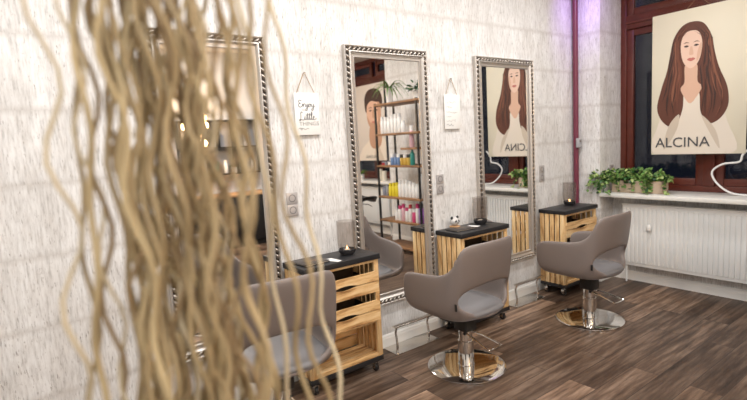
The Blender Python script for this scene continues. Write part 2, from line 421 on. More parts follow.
# footrests under the mirrors
def make_footrest(x, label):
    t = thing('footrest', label, 'footrest', (x, -.105, 0), 0, 'chrome footrests under the mirrors')
    MB().box(-.225, .225, -.085, .085, 0, .006, .002).build('floor_plate', 'steel', t)
    for x_ in (-.195, .135):
        MB().tube(spline([(x_, -.045, .005), (x_, -.056, .05), (x_, -.050, .11), (x_, -.040, .16), (x_, -.05, .195), (x_, -.06, .215)], 4), .0095, 10).build('upright', 'chrome', t)
    MB().box(-.225, .225, -.082, -.040, .212, .224, .004).build('foot_bar', 'steel', t)
make_footrest(.30, 'chrome footrest on the floor beneath the mirror behind the willow branches')
make_footrest(1.665, 'chrome footrest on the floor beneath the middle mirror')
make_footrest(3.14, 'chrome footrest on the floor beneath the mirror nearest the window')

# ------------------------------------------------------------ crate trolleys
def make_trolley(loc, label, rz=0):
    t = thing('crate_trolley', label, 'trolley', loc, rz, 'wine crate trolleys beside the mirrors')
    W = .295; D = .140; zb, zt = .12, .825           # origin at crate centre on the floor; front is -y
    MB().box(-W-.005, W+.005, -D-.012, D+.005, zt, zt+.037, .003).build('top_board', 'slab', t)
    MB().box(-W, W, -D, D, zb-.035, zb, .003).build('base_board', 'slab', t)
    for s in (-1, 1):
        p = MB(); n = 5; w_ = 2*D/n
        for i in range(n):
            y = -D+w_*i
            p.box(s*W-(.012 if s > 0 else 0), s*W+(0 if s > 0 else .012), y+.0065, y+w_-.0065, zb+.001, zt-.001, .002)
        p.build('side_panel', 'pine_up', t, angle=30)
    p = MB()
    for i in range(8):
        z = zb+.002+i*(zt-zb)/8
        p.box(-W+.013, W-.013, D-.010, D-.001, z+.003, z+(zt-zb)/8-.003, .001)
    p.build('back_panel', 'pine_x', t, angle=30)
    for s in (-1, 1):
        for y in (-D+.001, D-.036):
            cx = s*(W-.027)
            MB().box(cx-.0145, cx+.0145, y, y+.025, zb+.001, zt-.001, .002).build('corner_post', 'pine_up', t, angle=30)
    for z0, z1 in ((zb+.001, zb+.026), (.373, .388), (zt-.02, zt-.001)):
        MB().box(-W+.042, W-.042, -D+.003, -D+.017, z0, z1, .002).build('front_rail', 'pine_x', t, angle=30)
    for z in (zb+.002, .362):
        p = MB()
        for i in range(5):
            y = -D+.022+i*.046; p.box(-W+.014, W-.014, y, y+.041, z, z+.009, .001)
        p.build('slatted_shelf', 'pine_x', t, angle=30)
    for z0 in (.391, .596):
        d = thing('drawer', None, None, (0, -D, z0)); d.parent = t
        hh = .146; xa = W-.018
        for k in range(2):
            a = k*hh/2+(.006 if k else 0); b = (k+1)*hh/2
            poly = [(-xa, a)]
            if k == 1:                                 # scooped finger slot between the two front slats
                poly += [(-.10+.2*i/10, a+.015*math.sin(PI*i/10)) for i in range(11)]
            poly += [(xa, a)]
            if k == 0: poly += [(xa, b)]+[(.085-.17*i/10, b-.010*math.sin(PI*i/10)) for i in range(11)]+[(-xa, b)]
            else: poly += [(xa, b-.016), (xa-.02, b), (-xa+.02, b), (-xa, b-.016)]
            q = MB().prism(poly, .012, lambda u, v, dd: V(u, -.012+dd, v))
            q.build('front_slat', 'pine_x', d, smooth=False)
        q = MB()
        for s in (-1, 1): q.box(s*(xa-.035)-.005, s*(xa-.035)+.005, .002, 2*D-.03, .006, hh-.05, .001)
        q.box(-xa+.04, xa-.04, .002, 2*D-.03, .002, .010).box(-xa+.04, xa-.04, 2*D-.036, 2*D-.028, .01, hh+.035)
        q.build('tray', M['tray'], d, angle=30)
    for sx in (-1, 1):
        for sy in (-1, 1):
            c = bpy.data.objects.new('caster', None); COL.objects.link(c); c.parent = t; c.location = (sx*(W-.045), sy*(D-.045), 0)
            MB().box(-.022, .022, -.022, .022, .078, .084).tube([(0, 0, .08), (0, 0, .06)], .008).box(-.017, -.014, -.016, .016, .022, .066, .001).box(.014, .017, -.016, .016, .022, .066, .001).box(-.017, .017, -.016, .016, .062, .066).build('fork', 'chrome', c)
            MB().lathe([(.010, -.012), (.026, -.011), (.028, -.005), (.028, .005), (.026, .011), (.010, .012)], (0, 0, .028), 18, Matrix.Rotation(PI/2, 3, 'Y')).build('wheel', 'dark', c)
    return t
tr = make_trolley((.925, -.174, 0), 'crate trolley with a burning candle on top, between the first and middle mirrors')
dup(tr, (2.345, -.174, 0), 0, 'crate trolley carrying the panda ornament, between the middle mirror and the window-side mirror')
dup(tr, (3.775, -.190, 0), 0, 'crate trolley in the room corner beside the maroon pipe')

# ------------------------------------------------------------ salon chairs
def chair_shell():
    b = bmesh.new()
    # stations from left arm tip to centre of the back: x, y, ztop, hole top, hole bottom (None = no hole)
    st = [(-.262, .345, .640, None, .520), (-.285, .315, .705, None, .478), (-.297, .17, .722, None, .470), (-.302, .03, .730, None, .472),
          (-.300, -.07, .742, None, .482), (-.290, -.135, .775, None, .510), (-.270, -.170, .830, None, .560), (-.248, -.206, .953, .622, .512),
          (-.13, -.240, .957, .655, .440), (0, -.250, .960, .662, .428)]
    st = st+[(-x, y, a, c, d) for x, y, a, c, d in st[-2::-1]]
    n = len(st)
    front = [(.20, .335), (.10, .35), (0, .355), (-.10, .35), (-.20, .335)]
    full = [(x, y, 'b', i) for i, (x, y, *_) in enumerate(st)]+[(x, y, 'f', i) for i, (x, y) in enumerate(front)]
    def lower(x, y, s, z, dy=0): return b.verts.new((x*s, y*s+dy, z))
    rows = []
    for s, z in ((.40, .408), (.72, .414), (.90, .432)):
        rows.append([lower(x, y, s, z) for x, y, k, i in full])
    r3 = []
    for x, y, k, i in full:
        if k == 'f': r3.append(b.verts.new((x*.98, y*.98, .468)))
        else: r3.append(b.verts.new((x, y, st[i][4])))
    rows.append(r3); N = len(full)
    b.faces.new(rows[0][::-1])
    for A, B in zip(rows, rows[1:]):
        for i in range(N): b.faces.new((A[i], A[(i+1) % N], B[(i+1) % N], B[i]))
    def flare(i, z):
        x, y = st[i][:2]; back = max(0, min(1, (-y-.10)/.15))
        return (x*(1+(.10*(1-back)+.27*back)*max(0, z-.55)), y-back*.14*max(0, z-.60), z)
    h0 = [r3[i] if st[i][3] is None else b.verts.new(flare(i, st[i][3])) for i in range(n)]
    prev = h0
    for f in (.5, 1.0):
        cur = []
        for i in range(n):
            lo = st[i][3] or st[i][4]; z = lo+(st[i][2]-lo)*f
            cur.append(b.verts.new(flare(i, z)))
        for i in range(n-1): b.faces.new((prev[i], prev[i+1], cur[i+1], cur[i]))
        prev = cur
    bmesh.ops.recalc_face_normals(b, faces=b.faces)
    me = bpy.data.meshes.new('shell'); b.to_mesh(me); b.free(); me.materials.append(M['leather']); me.shade_smooth()
    o = bpy.data.objects.new('shell', me); COL.objects.link(o)
    md = o.modifiers.new('s', 'SOLIDIFY'); md.thickness = .036; md.offset = -1
    md.use_even_offset = False
    md = o.modifiers.new('u', 'SUBSURF'); md.levels = 2; md.render_levels = 2
    return o
def bake(o):                                            # apply the modifiers into plain mesh data
    dg = bpy.context.evaluated_depsgraph_get(); me = bpy.data.meshes.new_from_object(o.evaluated_get(dg))
    o.modifiers.clear(); o.data = me; me.shade_smooth(); return o
def make_chair(loc, rz, label, lift=0):
    t = thing('salon_chair', label, 'chair', loc, rz, 'taupe salon chairs facing the mirrors')
    sh_ = bake(chair_shell()); sh_.parent = t; sh_.location.z = lift
    c = MB(); prof = [(.72, .428), (.86, .432), (.95, .450), (.955, .472), (.87, .486), (.5, .482), (.1, .478)]; rings = []
    for s, z in prof:
        ring = []
        for k in range(36):
            a = 2*PI*k/36; e = .62
            ca, sa = math.cos(a), math.sin(a)
            ring.append(c.b.verts.new((.258*s*math.copysign(abs(ca)**e, ca), .03+.285*s*math.copysign(abs(sa)**e, sa), z)))
        rings.append(ring)
    for A, B in zip(rings, rings[1:]):
        for k in range(36): c.b.faces.new((A[k], A[(k+1) % 36], B[(k+1) % 36], B[k]))
    c.b.faces.new(rings[-1]); c.b.faces.new(rings[0][::-1])
    c.build('seat_cushion', 'leather2', t, angle=80).location.z = lift
    MB().box(-.055, .055, -.06, .06, .275+lift, .414+lift, .008).build('mechanism', 'dark', t)
    MB().lathe([(.0, .012), (.064, .012), (.064, .018), (.056, .026), (.056, .20), (.049, .202), (.049, .285+lift)], n=32).build('column', 'chrome', t)
    MB().lathe([(.272, 0), (.277, .004), (.276, .010), (.262, .0155), (.15, .019), (.05, .022), (.0, .022)], n=64).build('base_plate', 'chrome', t)
    pts = spline([(-.030, -.03, .262), (-.045, -.12, .250), (-.062, -.24, .222), (-.055, -.262, .218), (.055, -.262, .218), (.064, -.24, .222), (.050, -.12, .250), (.034, -.03, .262)], 5)
    MB().tube(pts, .0065, 8).build('pump_lever', 'chrome', t)
    MB().tube([(-.045, -.03, .262), (.045, -.03, .262)], .012, 10).build('lever_axle', 'dark', t)
    MB().box(-.281, -.270, -.186, -.170, .520, .568, .003).build('tag', 'dark', t).location.z = lift
    return t
ch = make_chair((1.692, -.665, 0), math.radians(1), 'taupe salon chair in front of the middle mirror')
dup(ch, (3.112, -.790, 0), math.radians(0), 'taupe salon chair nearest the window, in front of the crate trolley in the corner')
make_chair((.295, -.60, 0), math.radians(-6), 'taupe salon chair half hidden behind the curly willow branches', .045)

# ------------------------------------------------------------ lettering
def text_mesh(body, size, m, parent, loc, rot, name='lettering', extr=.0006, align='CENTER', squash=1.0):
    cu = bpy.data.curves.new(name, 'FONT'); cu.body = body; cu.size = size; cu.extrude = extr; cu.align_x = align; cu.resolution_u = 3
    tmp = bpy.data.objects.new(name, cu); COL.objects.link(tmp)
    me = bpy.data.meshes.new_from_object(tmp.evaluated_get(bpy.context.evaluated_depsgraph_get()))
    bpy.data.objects.remove(tmp); me.materials.clear(); me.materials.append(M[m]); me.name = name
    o = bpy.data.objects.new(name, me); COL.objects.link(o); o.parent = parent; o.location = loc; o.rotation_euler = rot; o.scale = (squash, 1, 1)
    return o
ENJOY = [[(1.1, 1.75), (.6, 2.0), (.15, 1.7), (.35, 1.15), (.75, 1.05), (.3, .95), (0, .5), (.25, .05), (.8, 0), (1.25, .4), (1.5, .95), (1.55, .0)],
         [(1.55, 0), (1.75, .7), (2.1, .95), (2.3, .7), (2.3, .15), (2.55, .1), (2.75, .4), (2.95, .95)],
         [(2.95, .95), (2.95, -.6), (2.7, -1.05), (2.4, -.85), (2.6, -.4), (3.3, .2), (3.65, .9)], [(2.95, 1.35), (3.05, 1.45)],
         [(3.65, .9), (3.35, .6), (3.4, .1), (3.75, 0), (4.0, .4), (3.85, .85), (3.6, .9), (4.25, .8)],
         [(4.3, .9), (4.35, .3), (4.65, .1), (4.95, .4), (5.05, .95)], [(5.05, .95), (4.95, -.5), (4.65, -1.05), (4.3, -.8), (4.7, -.3), (5.6, .3)]]
LITTLE = [[(1.0, 1.75), (.75, 2.05), (.5, 1.8), (.48, .9), (.35, .2), (0, .05), (.15, -.12), (.6, .1), (1.2, 0), (1.5, .3), (1.68, .95)],
          [(1.68, .95), (1.65, .2), (1.9, .08), (2.15, .5), (2.4, 1.75)], [(1.72, 1.4), (1.8, 1.48)],
          [(2.4, 1.75), (2.32, .3), (2.5, .05), (2.75, .5), (3.0, 1.75)], [(3.0, 1.75), (2.92, .3), (3.1, .05), (3.4, .5), (3.75, 1.5)], [(2.0, 1.2), (2.7, 1.32), (3.35, 1.25)],
          [(3.75, 1.5), (3.65, 2.0), (3.48, 1.6), (3.5, .3), (3.7, .05), (3.95, .3), (4.35, .7)], [(4.35, .7), (4.22, .95), (3.98, .75), (4.0, .25), (4.3, 0), (4.9, .35)]]
def script(strokes, x0, z0, sc, y, r, name, m, parent):
    mb = MB()
    for s in strokes:
        mb.tube(spline([(x0+p[0]*sc, y, z0+p[1]*sc) for p in s], 5), r, 5)
    return mb.build(name, m, parent)
def make_sign(name, label, loc, Wd, Hd):
    t = thing(name, label, 'sign', loc)
    MB().box(-Wd/2, Wd/2, -.020, -.010, 0, Hd, .0015).build('board', 'sign', t)
    MB().box(-Wd/2+.006, Wd/2-.006, -.010, -.001, .004, Hd-.01).build('backing', 'sign_edge', t)
    nail = (0, -.008, Hd+.135)
    MB().tube([(-Wd/2+.022, -.012, Hd-.008), (-.003, -.009, nail[2]), (.003, -.009, nail[2]), (Wd/2-.022, -.012, Hd-.008)], .0022, 6).build('twine', 'twine', t)
    MB().lathe([(.004, 0), (.004, .014), (.007, .014), (.007, .017)], (0, 0, nail[2]-.001), 10, Matrix.Rotation(PI/2, 3, 'X')).build('nail', 'steel', t)
    return t
sg = make_sign('hanging_sign', 'white wooden sign hung on twine, reading Enjoy the Little Things', (.904, 0, 1.705), .19, .285)
script(ENJOY, -.066, .190, .0232, -.0208, .0021, 'script_lettering', 'ink', sg)
script(LITTLE, -.066, .102, .0270, -.0208, .0022, 'script_lettering', 'ink', sg)
text_mesh('THE', .020, 'ink_l', sg, (-.025, -.0202, .162), (PI/2, 0, 0))
text_mesh('THINGS', .038, 'ink_m', sg, (.008, -.0202, .064), (PI/2, 0, 0), squash=1.15)
script([[(0, 0), (1, .5), (2, 0), (1.5, -.5), (1.2, .2), (2.5, .3), (3.5, -.3), (4.5, .2), (5.4, -.1)]], -.078, .042, .015, -.0206, .0016, 'flourish', 'ink_m', sg)
sg = make_sign('hanging_sign', 'white wooden sign with faint grey lines of text, hung beside the middle mirror', (2.315, 0, 1.705), .185, .29)
rnd = random.Random(4)
for k, (z, wd, m_) in enumerate(((.225, .12, 'ink_l'), (.185, .07, 'ink_l'), (.140, .13, 'ink_l'), (.105, .06, 'ink_l'), (.070, .12, 'ink_l'), (.035, .09, 'ink_m'))):
    x = -.075; pts = []
    while x < -.075+wd: pts.append((x, -.0206, z+rnd.uniform(-.008, .009))); x += .006
    MB().tube(spline(pts, 3), .0014, 4).build('faint_lettering', m_, sg)

# ------------------------------------------------------------ sockets
def socket(name, label, loc, n, rz=0):
    t = thing(name, label, 'socket', loc, rz)
    for k in range(n):
        z = k*.082
        MB().box(-.041, .041, -.010, -.001, z+.001, z+.081, .003).build('faceplate', 'socket', t)
        MB().lathe([(.026, -.0), (.026, .0105), (.021, .0108), (.019, .003), (.0, .003)], (0, 0, z+.041), 24, Matrix.Rotation(PI/2, 3, 'X')).build('socket_well', 'socket_in', t)
        MB().ell((-.008, -.0045, z+.041), (.003, .002, .003), u=8, v=5).ell((.008, -.0045, z+.041), (.003, .002, .003), u=8, v=5).build('contact_holes', 'dark', t)
    return t
socket('double_socket', 'silver double wall socket above the trolley with the candle', (.745, 0, 1.160), 2)
socket('double_socket', 'silver double wall socket between the middle mirror and the panda trolley', (2.147, 0, 1.165), 2)
socket('double_socket', 'silver double wall socket right of the window-side mirror, above the corner trolley', (3.60, 0, 1.135), 2)
socket('wall_socket', 'single silver wall socket in the window reveal above the ivy', (4.44, N1[1], 1.165), 1)

# ------------------------------------------------------------ things on the trolleys
TZ = .8625
def lantern(loc, label, lit):
    t = thing('candle_lantern', label, 'candle holder', loc, 0, 'smoked glass candle lanterns on the trolleys')
    MB().lathe([(.03, 0), (.050, .004), (.060, .022), (.062, .036), (.056, .040), (.048, .026), (.0, .016)], n=28).build('bowl', 'smoke_d', t)
    g = MB(); g.lathe([(.060, .034), (.066, .10), (.066, .235), (.063, .235), (.063, .10), (.057, .036)], n=28, cap=False); g.build('glass', 'smoke', t)
    MB().lathe([(.019, .018), (.019, .034), (.016, .035), (.0, .033)], n=16).build('tealight', 'wax', t)
    if lit: MB().ell((0, 0, .045), (.005, .005, .010), u=8, v=6).build('flame', 'flame', t)
    return t
lantern((1.062, -.165, TZ), 'tall smoked glass lantern with a lit tealight, on the trolley nearest the willow', True)
lantern((2.515, -.115, TZ), 'smoked glass lantern beside the panda ornament trolley, unlit', False)
lantern((3.905, -.125, TZ), 'smoked glass lantern on the corner trolley in front of the maroon pipe', True)
def folder(loc, rz, sx, sy, label):
    t = thing('menu_folder', label, 'folder', loc, rz)
    MB().box(-sx/2, sx/2, -sy/2, sy/2, 0, .004, .0015).build('back_cover', 'dark', t)
    MB().box(-sx/2+.006, sx/2-.004, -sy/2+.005, sy/2-.005, .004, .009).build('pages', 'poster_b', t)
    MB().box(-sx/2, sx/2, -sy/2, sy/2, .009, .013, .0015).build('front_cover', M['folder'], t)
    MB().box(-sx*.2, sx*.2, -sy*.12, sy*.12, .0128, .0134).build('emblem', M['emblem'], t)
M['folder'] = mat('brown_black_leatherette', (.045, .036, .033), .4); M['emblem'] = mat('bronze_foil', (.16, .10, .06), .4, .4)
folder((.755, -.185, TZ), .10, .19, .17, 'dark leatherette folder lying on the trolley with the candle')
folder((2.205, -.170, TZ), -.1, .21, .15, 'dark leatherette folder lying on the trolley in front of the panda ornament')
M['paper'] = mat('white_card', (.88, .87, .85), .6)
o = MB().prism([(-.04, .07), (.045, .045), (.055, -.065), (.02, -.075)], .002, lambda u, v, d: V(u, v, d)).build('paper_card', 'paper', smooth=False)
o.location = (.868, -.238, TZ); tag(o, 'small white paper card beside the folder on the candle trolley', 'card')
o = MB().prism([(-.045, .045), (.02, .05), (.06, -.04), (.01, -.05)], .002, lambda u, v, d: V(u, v, d)).build('paper_card', 'paper', smooth=False)
o.location = (2.365, -.155, TZ); tag(o, 'small white paper card next to the panda ornament', 'card')
t = thing('panda_ornament', 'small glass panda head ornament with black ears on a wooden disc', 'ornament', (2.235, -.075, TZ))
M['pandaw'] = mat('milky_glass', (.62, .60, .58), .15)
MB().lathe([(.045, 0), (.047, .004), (.047, .014), (.044, .017)], n=24).build('wooden_disc', 'counter', t)
MB().ell((0, 0, .055), (.043, .036, .036), u=20, v=12).build('head', 'pandaw', t)
for s in (-1, 1):
    MB().ell((s*.034, .0, .088), (.014, .009, .014), u=10, v=8).build('ear', 'dark', t)
    MB().ell((s*.016, -.031, .060), (.009, .006, .011), Matrix.Rotation(-s*.5, 3, 'Y'), 10, 8).build('eye_patch', 'dark', t)
MB().ell((0, -.036, .046), (.006, .004, .004), u=8, v=6).build('nose', 'dark', t)

# ------------------------------------------------------------ plants
def leaf(mb, p, d, n, L, W, fold=.25, bend=.0):
    d = d.normalized(); s = d.cross(n).normalized(); n = s.cross(d)
    prof = [(0, .0), (.2, .65), (.45, 1), (.75, .65), (1, 0)]
    cl = [p+d*L*a-n*bend*L*a*a for a, _ in prof]
    cv = [mb.b.verts.new(c) for c in cl]
    for sg in (-1, 1):
        sv = [mb.b.verts.new(c+s*sg*W/2*w_+n*W*fold*w_*.5) for c, (a, w_) in list(zip(cl, prof))[1:-1]]
        mb.b.faces.new((cv[0], cv[1], sv[0])); mb.b.faces.new((cv[1], cv[2], sv[1], sv[0])); mb.b.faces.new((cv[2], cv[3], sv[2], sv[1])); mb.b.faces.new((cv[3], cv[4], sv[2]))
def rv(r): return V(r.uniform(-1, 1), r.uniform(-1, 1), r.uniform(-1, 1))
def ivy(loc, L, label, seed, n=26):
    r = random.Random(seed)
    t = thing('trailing_plant', label, 'plant', loc)
    MB().box(-.075, .075, -L/2, L/2, 0, .125, .008).build('planter', 'terra', t)
    MB().box(-.066, .066, -L/2+.009, L/2-.009, .11, .129).build('soil', 'soil', t)
    st = MB(); lf = [MB(), MB(), MB()]
    for i in range(n):
        y = r.uniform(-L/2+.02, L/2-.02); x = r.uniform(-.05, .04)
        side = V(-r.uniform(.35, 1), r.uniform(-.7, .7), 0)
        if i % 3 == 0: side = V(r.uniform(-.4, .3), r.uniform(-.6, .6), 0)
        if i % 5 == 1: y = L/2-.03; x = -.05; side = V(r.uniform(-1.2, -.5), r.uniform(.4, 1.0), 0)
        a = V(x, y, .125); h = r.uniform(.02, .11); o = r.uniform(.06, .19); dr = r.uniform(.02, .20)
        pts = [a, a+side*o*.4+V(0, 0, h), a+side*o+V(0, 0, h*.8), a+side*o*1.25+V(0, 0, h-dr)]
        for p in pts: p.x = max(-.25, min(p.x, .16)); p.y = min(p.y, L/2+.045) if p.x > -.17 else p.y; p.z = max(p.z, .012) if p.x > -.14 else p.z
        sp = spline(pts, 5); st.tube(sp, .0016, 4)
        for j, p in enumerate(sp[2:]):
            for _ in range(2):
                d = rv(r)+V(-.4, 0, .1); leaf(lf[r.choice((0, 0, 1, 2))], p, d, V(-.4, 0, 1)+rv(r)*.5, r.uniform(.028, .056), r.uniform(.024, .040), bend=.25)
    st.build('stems', 'stem', t)
    for l, m_ in zip(lf, ('leaf', 'leaf_l', 'leaf_d')): l.build('foliage', m_, t)
ivy((4.39, -.61, SILL), .50, 'leafy green ivy trailing from a beige planter on the window sill near the corner', 3, 52)
def spider(loc, label, seed, n, L, m_='leaf', droop=1.0, lift=0):
    r = random.Random(seed); t = thing('potted_plant', label, 'plant', loc)
    MB().lathe([(.045, 0), (.06, .09+lift), (.064, .1+lift), (.058, .1+lift), (.052, .088+lift), (.0, .086+lift)], n=20).build('pot', 'potw', t)
    f = MB()
    for i in range(n):
        a = 2*PI*i/n+r.uniform(-.3, .3); e = r.uniform(.5, 1.3); l = L*r.uniform(.7, 1.1)
        d = V(math.cos(a), math.sin(a), 0); pts = [V(0, 0, .085+lift)]
        for k in range(1, 7):
            q = k/6; pts.append(V(0, 0, .085+lift)+d*l*q*.9+V(0, 0, l*(e*q-1.15*droop*q*q)))
        s = d.cross(V(0, 0, 1)); pv = None
        for k, p in enumerate(pts):
            w_ = (.011 if L < .2 else .016)*(1-(k/6)**2)+.001
            c = (f.b.verts.new(p-s*w_), f.b.verts.new(p-V(0, 0, .004)), f.b.verts.new(p+s*w_))
            if pv: f.b.faces.new((pv[0], pv[1], c[1], c[0])); f.b.faces.new((pv[1], pv[2], c[2], c[1]))
            pv = c
    f.build('foliage', m_, t); return t

# ------------------------------------------------------------ product shelf by the window pier (seen in the middle mirror)
sh = thing('shelf_unit', 'open shelf unit with dark metal posts and rustic wooden boards, full of hair products', 'shelf', (3.83, -2.42, 0))
for sx in (-1, 1):
    for sy in (-1, 1): MB().box(sx*.175-.0125, sx*.175+.0125, sy*.455-.0125, sy*.455+.0125, 0, 2.19).build('post', 'dark', sh, smooth=False)
SHZ = (.10, .475, .825, 1.285, 1.745, 2.18)
for z in SHZ:
    MB().box(-.19, .19, -.47, .47, z-.03, z, .003).build('shelf_board', 'shelfwood', sh)
MB().box(-.19, .19, .10, .44, 1.50, 1.53, .003).build('half_shelf', 'shelfwood', sh)
spider((3.80, -2.70, 2.18), 'arching spider plant in a white pot on top of the shelf unit', 5, 26, .33, lift=.12)
t = thing('potted_plant', 'bushy round-leaved plant in a white pot on the shelf unit, right end in the mirror', 'plant', (3.80, -2.10, 2.18))
MB().lathe([(.05, 0), (.065, .10), (.07, .11), (.062, .11), (.055, .095), (0, .093)], n=20).build('pot', 'potw', t)
rnd = random.Random(8); f = MB()
for i in range(60):
    d = rv(rnd); d.z = abs(d.z)*.7+.05; d.normalize(); p = V(0, 0, .11)+d*rnd.uniform(.03, .15)
    leaf(f, p, d+rv(rnd)*.6, V(0, 0, 1)+rv(rnd)*.4, rnd.uniform(.05, .08), rnd.uniform(.04, .06), bend=.3)
f.build('foliage', 'leaf_d', t)
ORD = ['first', 'second', 'third', 'fourth', 'fifth', 'sixth', 'seventh', 'eighth', 'ninth', 'tenth', 'eleventh', 'twelfth']
BM = {k: mat('bottle_'+k, c, .3) for k, c in dict(white=(.82, .81, .79), yellow=(.75, .62, .04), amber=(.60, .40, .08), blue=(.16, .26, .46), teal=(.03, .28, .24), pink=(.62, .07, .20), purple=(.36, .16, .50), grey=(.25, .26, .3), rose=(.72, .45, .5), black=(.03, .03, .03), red=(.5, .05, .06)).items()}
def bottle(name, x, y, z, h, r, body, cap, label, group, kind='tube'):
    t = thing(name, label, name.split('_')[-1], (x, y, z), 0, group)
    if kind == 'tube': MB().lathe([(r*.9, 0), (r, .006), (r, h*.72), (r*.86, h*.76), (r*.8, h*.77)], n=14).build('body', BM[body], t); MB().lathe([(r*.82, h*.77), (r*.82, h*.99), (r*.7, h)], n=14).build('cap', BM[cap], t)
    elif kind == 'jar': MB().lathe([(r*.92, 0), (r, .005), (r, h*.66), (r*.93, h*.7)], n=14).build('body', BM[body], t); MB().lathe([(r*1.02, h*.7), (r*1.02, h*.98), (r*.9, h)], n=14).build('lid', BM[cap], t)
    else:
        MB().lathe([(r*.92, 0), (r, .006), (r, h*.6), (r*.5, h*.72), (r*.34, h*.74), (r*.34, h*.8)], n=14).build('body', BM[body], t)
        MB().lathe([(r*.45, h*.8), (r*.45, h*.9), (r*.2, h*.92), (r*.2, h)], n=12).box(-r*.9, r*.2, -r*.2, r*.2, h*.95, h).build('pump', BM[cap], t)
XF = 3.72
for i in range(7):
    h = (.25, .24, .23, .265, .27, .275, .17)[i]
    bottle('product_tube', XF, -2.80+i*.078, SHZ[4], h, .032, 'white', 'white', '%s white tube from the left on the upper mirrored shelf' % ORD[i], 'white tubes on the upper shelf')
for i, (b_, c_, h, r, k) in enumerate((('red', 'grey', .05, .03, 'jar'), ('grey', 'grey', .05, .03, 'jar'), ('white', 'grey', .06, .028, 'jar'), ('blue', 'white', .16, .033, 'jar'), ('blue', 'grey', .165, .033, 'jar'), ('blue', 'white', .16, .033, 'jar'), ('amber', 'black', .15, .034, 'jar'), ('amber', 'white', .15, .034, 'jar'), ('amber', 'black', .15, .034, 'jar'), ('teal', 'teal', .26, .034, 'pump'))):
    bottle('product_jar' if k == 'jar' else 'pump_bottle', XF, -2.82+i*.073, SHZ[3], h, r, b_, c_, '%s, %s from the left on the mirrored middle shelf' % ('teal pump bottle' if k == 'pump' else '%s jar with %s lid' % (b_, c_), ORD[i]), 'jars on the middle shelf', k)
bottle('product_bottle', XF, -2.16, 1.53, .30, .034, 'rose', 'white', 'tall pale pink bottle on the small raised shelf, as mirrored', None, 'tube')
for i, (b_, h, k) in enumerate((('grey', .14, 'tube'), ('grey', .17, 'tube'), ('yellow', .19, 'tube'), ('yellow', .20, 'tube'), ('yellow', .205, 'tube'), ('white', .245, 'tube'), ('white', .25, 'tube'), ('white', .25, 'tube'), ('white', .235, 'tube'), ('white', .215, 'tube'), ('white', .20, 'tube'), ('white', .34, 'tube'))):
    bottle('product_bottle', XF, -2.83+i*.074, SHZ[2], h, .031, b_, b_, '%s bottle, %s from the left on the mirrored shelf with yellow bottles' % (b_, ORD[i]), 'bottles on the lower shelf', k)
for i, (b_, c_, h) in enumerate((('white', 'white', .16), ('white', 'pink', .22), ('rose', 'pink', .25), ('white', 'pink', .20), ('white', 'red', .25), ('pink', 'white', .19), ('white', 'pink', .27), ('purple', 'black', .28), ('purple', 'purple', .22))):
    bottle('product_bottle', XF, -2.56+i*.076, SHZ[1], h, .032, b_, c_, '%s bottle with %s cap, %s from the left on the lowest filled mirrored shelf' % (b_, c_, ORD[i]), 'pink capped bottles on the low shelf', 'tube')
# window side pieces seen in the middle mirror
t = thing('saddle_stool', 'black saddle stool on a steel column by the product shelf, seen in the middle mirror', 'stool', (3.50, -3.13, 0))
s = MB(); n = 10; g = {}
for i in range(n+1):
    for j in range(n+1):
        a = -1+2*i/n; b_ = -1+2*j/n; k = max(abs(a), abs(b_)); rr_ = math.hypot(a, b_); f_ = k/rr_ if rr_ else 0
        f_ = .35*f_+.65*(1 if not rr_ else min(1, f_*1.1)); x, y = a*f_*.22, b_*f_*.24
        g[i, j] = (x, y, .805+.8*y*y-.45*x*x-.02*k**4)
for d_ in (0, 1):
    vs = {q: s.b.verts.new((p[0]*(1-.12*d_), p[1]*(1-.12*d_), p[2]-.055*d_)) for q, p in g.items()}
    for i in range(n):
        for j in range(n): s.b.faces.new((vs[i, j], vs[i+1, j], vs[i+1, j+1], vs[i, j+1]))
    if d_ == 0: top = vs
rim = [(i, 0) for i in range(n)]+[(n, j) for j in range(n)]+[(i, n) for i in range(n, 0, -1)]+[(0, j) for j in range(n, 0, -1)]
for q, r_ in zip(rim, rim[1:]+rim[:1]): s.b.faces.new((top[q], top[r_], vs[r_], vs[q]))
s.build('saddle_seat', 'dark', t, angle=70)
MB().lathe([(.026, .06), (.026, .45), (.016, .46), (.016, .765)], n=18).build('gas_column', 'chrome', t)
b_ = MB()
for k in range(5):
    a = 2*PI*k/5; b_.tube([(0, 0, .085), (.13*math.cos(a), .13*math.sin(a), .075), (.25*math.cos(a), .25*math.sin(a), .06)], .016, 8, taper=.7)
    b_.lathe([(.012, -.018), (.026, -.016), (.026, .016), (.012, .018)], (.25*math.cos(a), .25*math.sin(a), .026), 12, Matrix.Rotation(a, 3, 'Z') @ Matrix.Rotation(PI/2, 3, 'X'))
b_.build('star_base', 'dark', t)
MB().tube([(.0, .0, .70), (.06, .08, .69), (.09, .13, .66)], .006).build('height_lever', 'dark', t)
for i, (y, h) in enumerate(((-3.72, .20), (-3.60, .17))):
    t = thing('pillar_candle', '%s cream pillar candle on the far sill beside the product shelf, as mirrored' % ('taller' if i == 0 else 'shorter'), 'candle', (4.33, y, SILL), 0, 'candles on the far sill')
    MB().lathe([(.04, 0), (.042, .004), (.042, h-.004), (.038, h), (.0, h-.006)], n=18).build('wax_body', 'wax', t)
    MB().tube([(0, 0, h-.008), (0, 0, h+.012)], .0015, 5).build('wick', 'dark', t)
spider((4.36, -4.32, SILL), 'small grassy plant in a white pot on the far sill under the man poster', 12, 30, .15, 'leaf', .5)

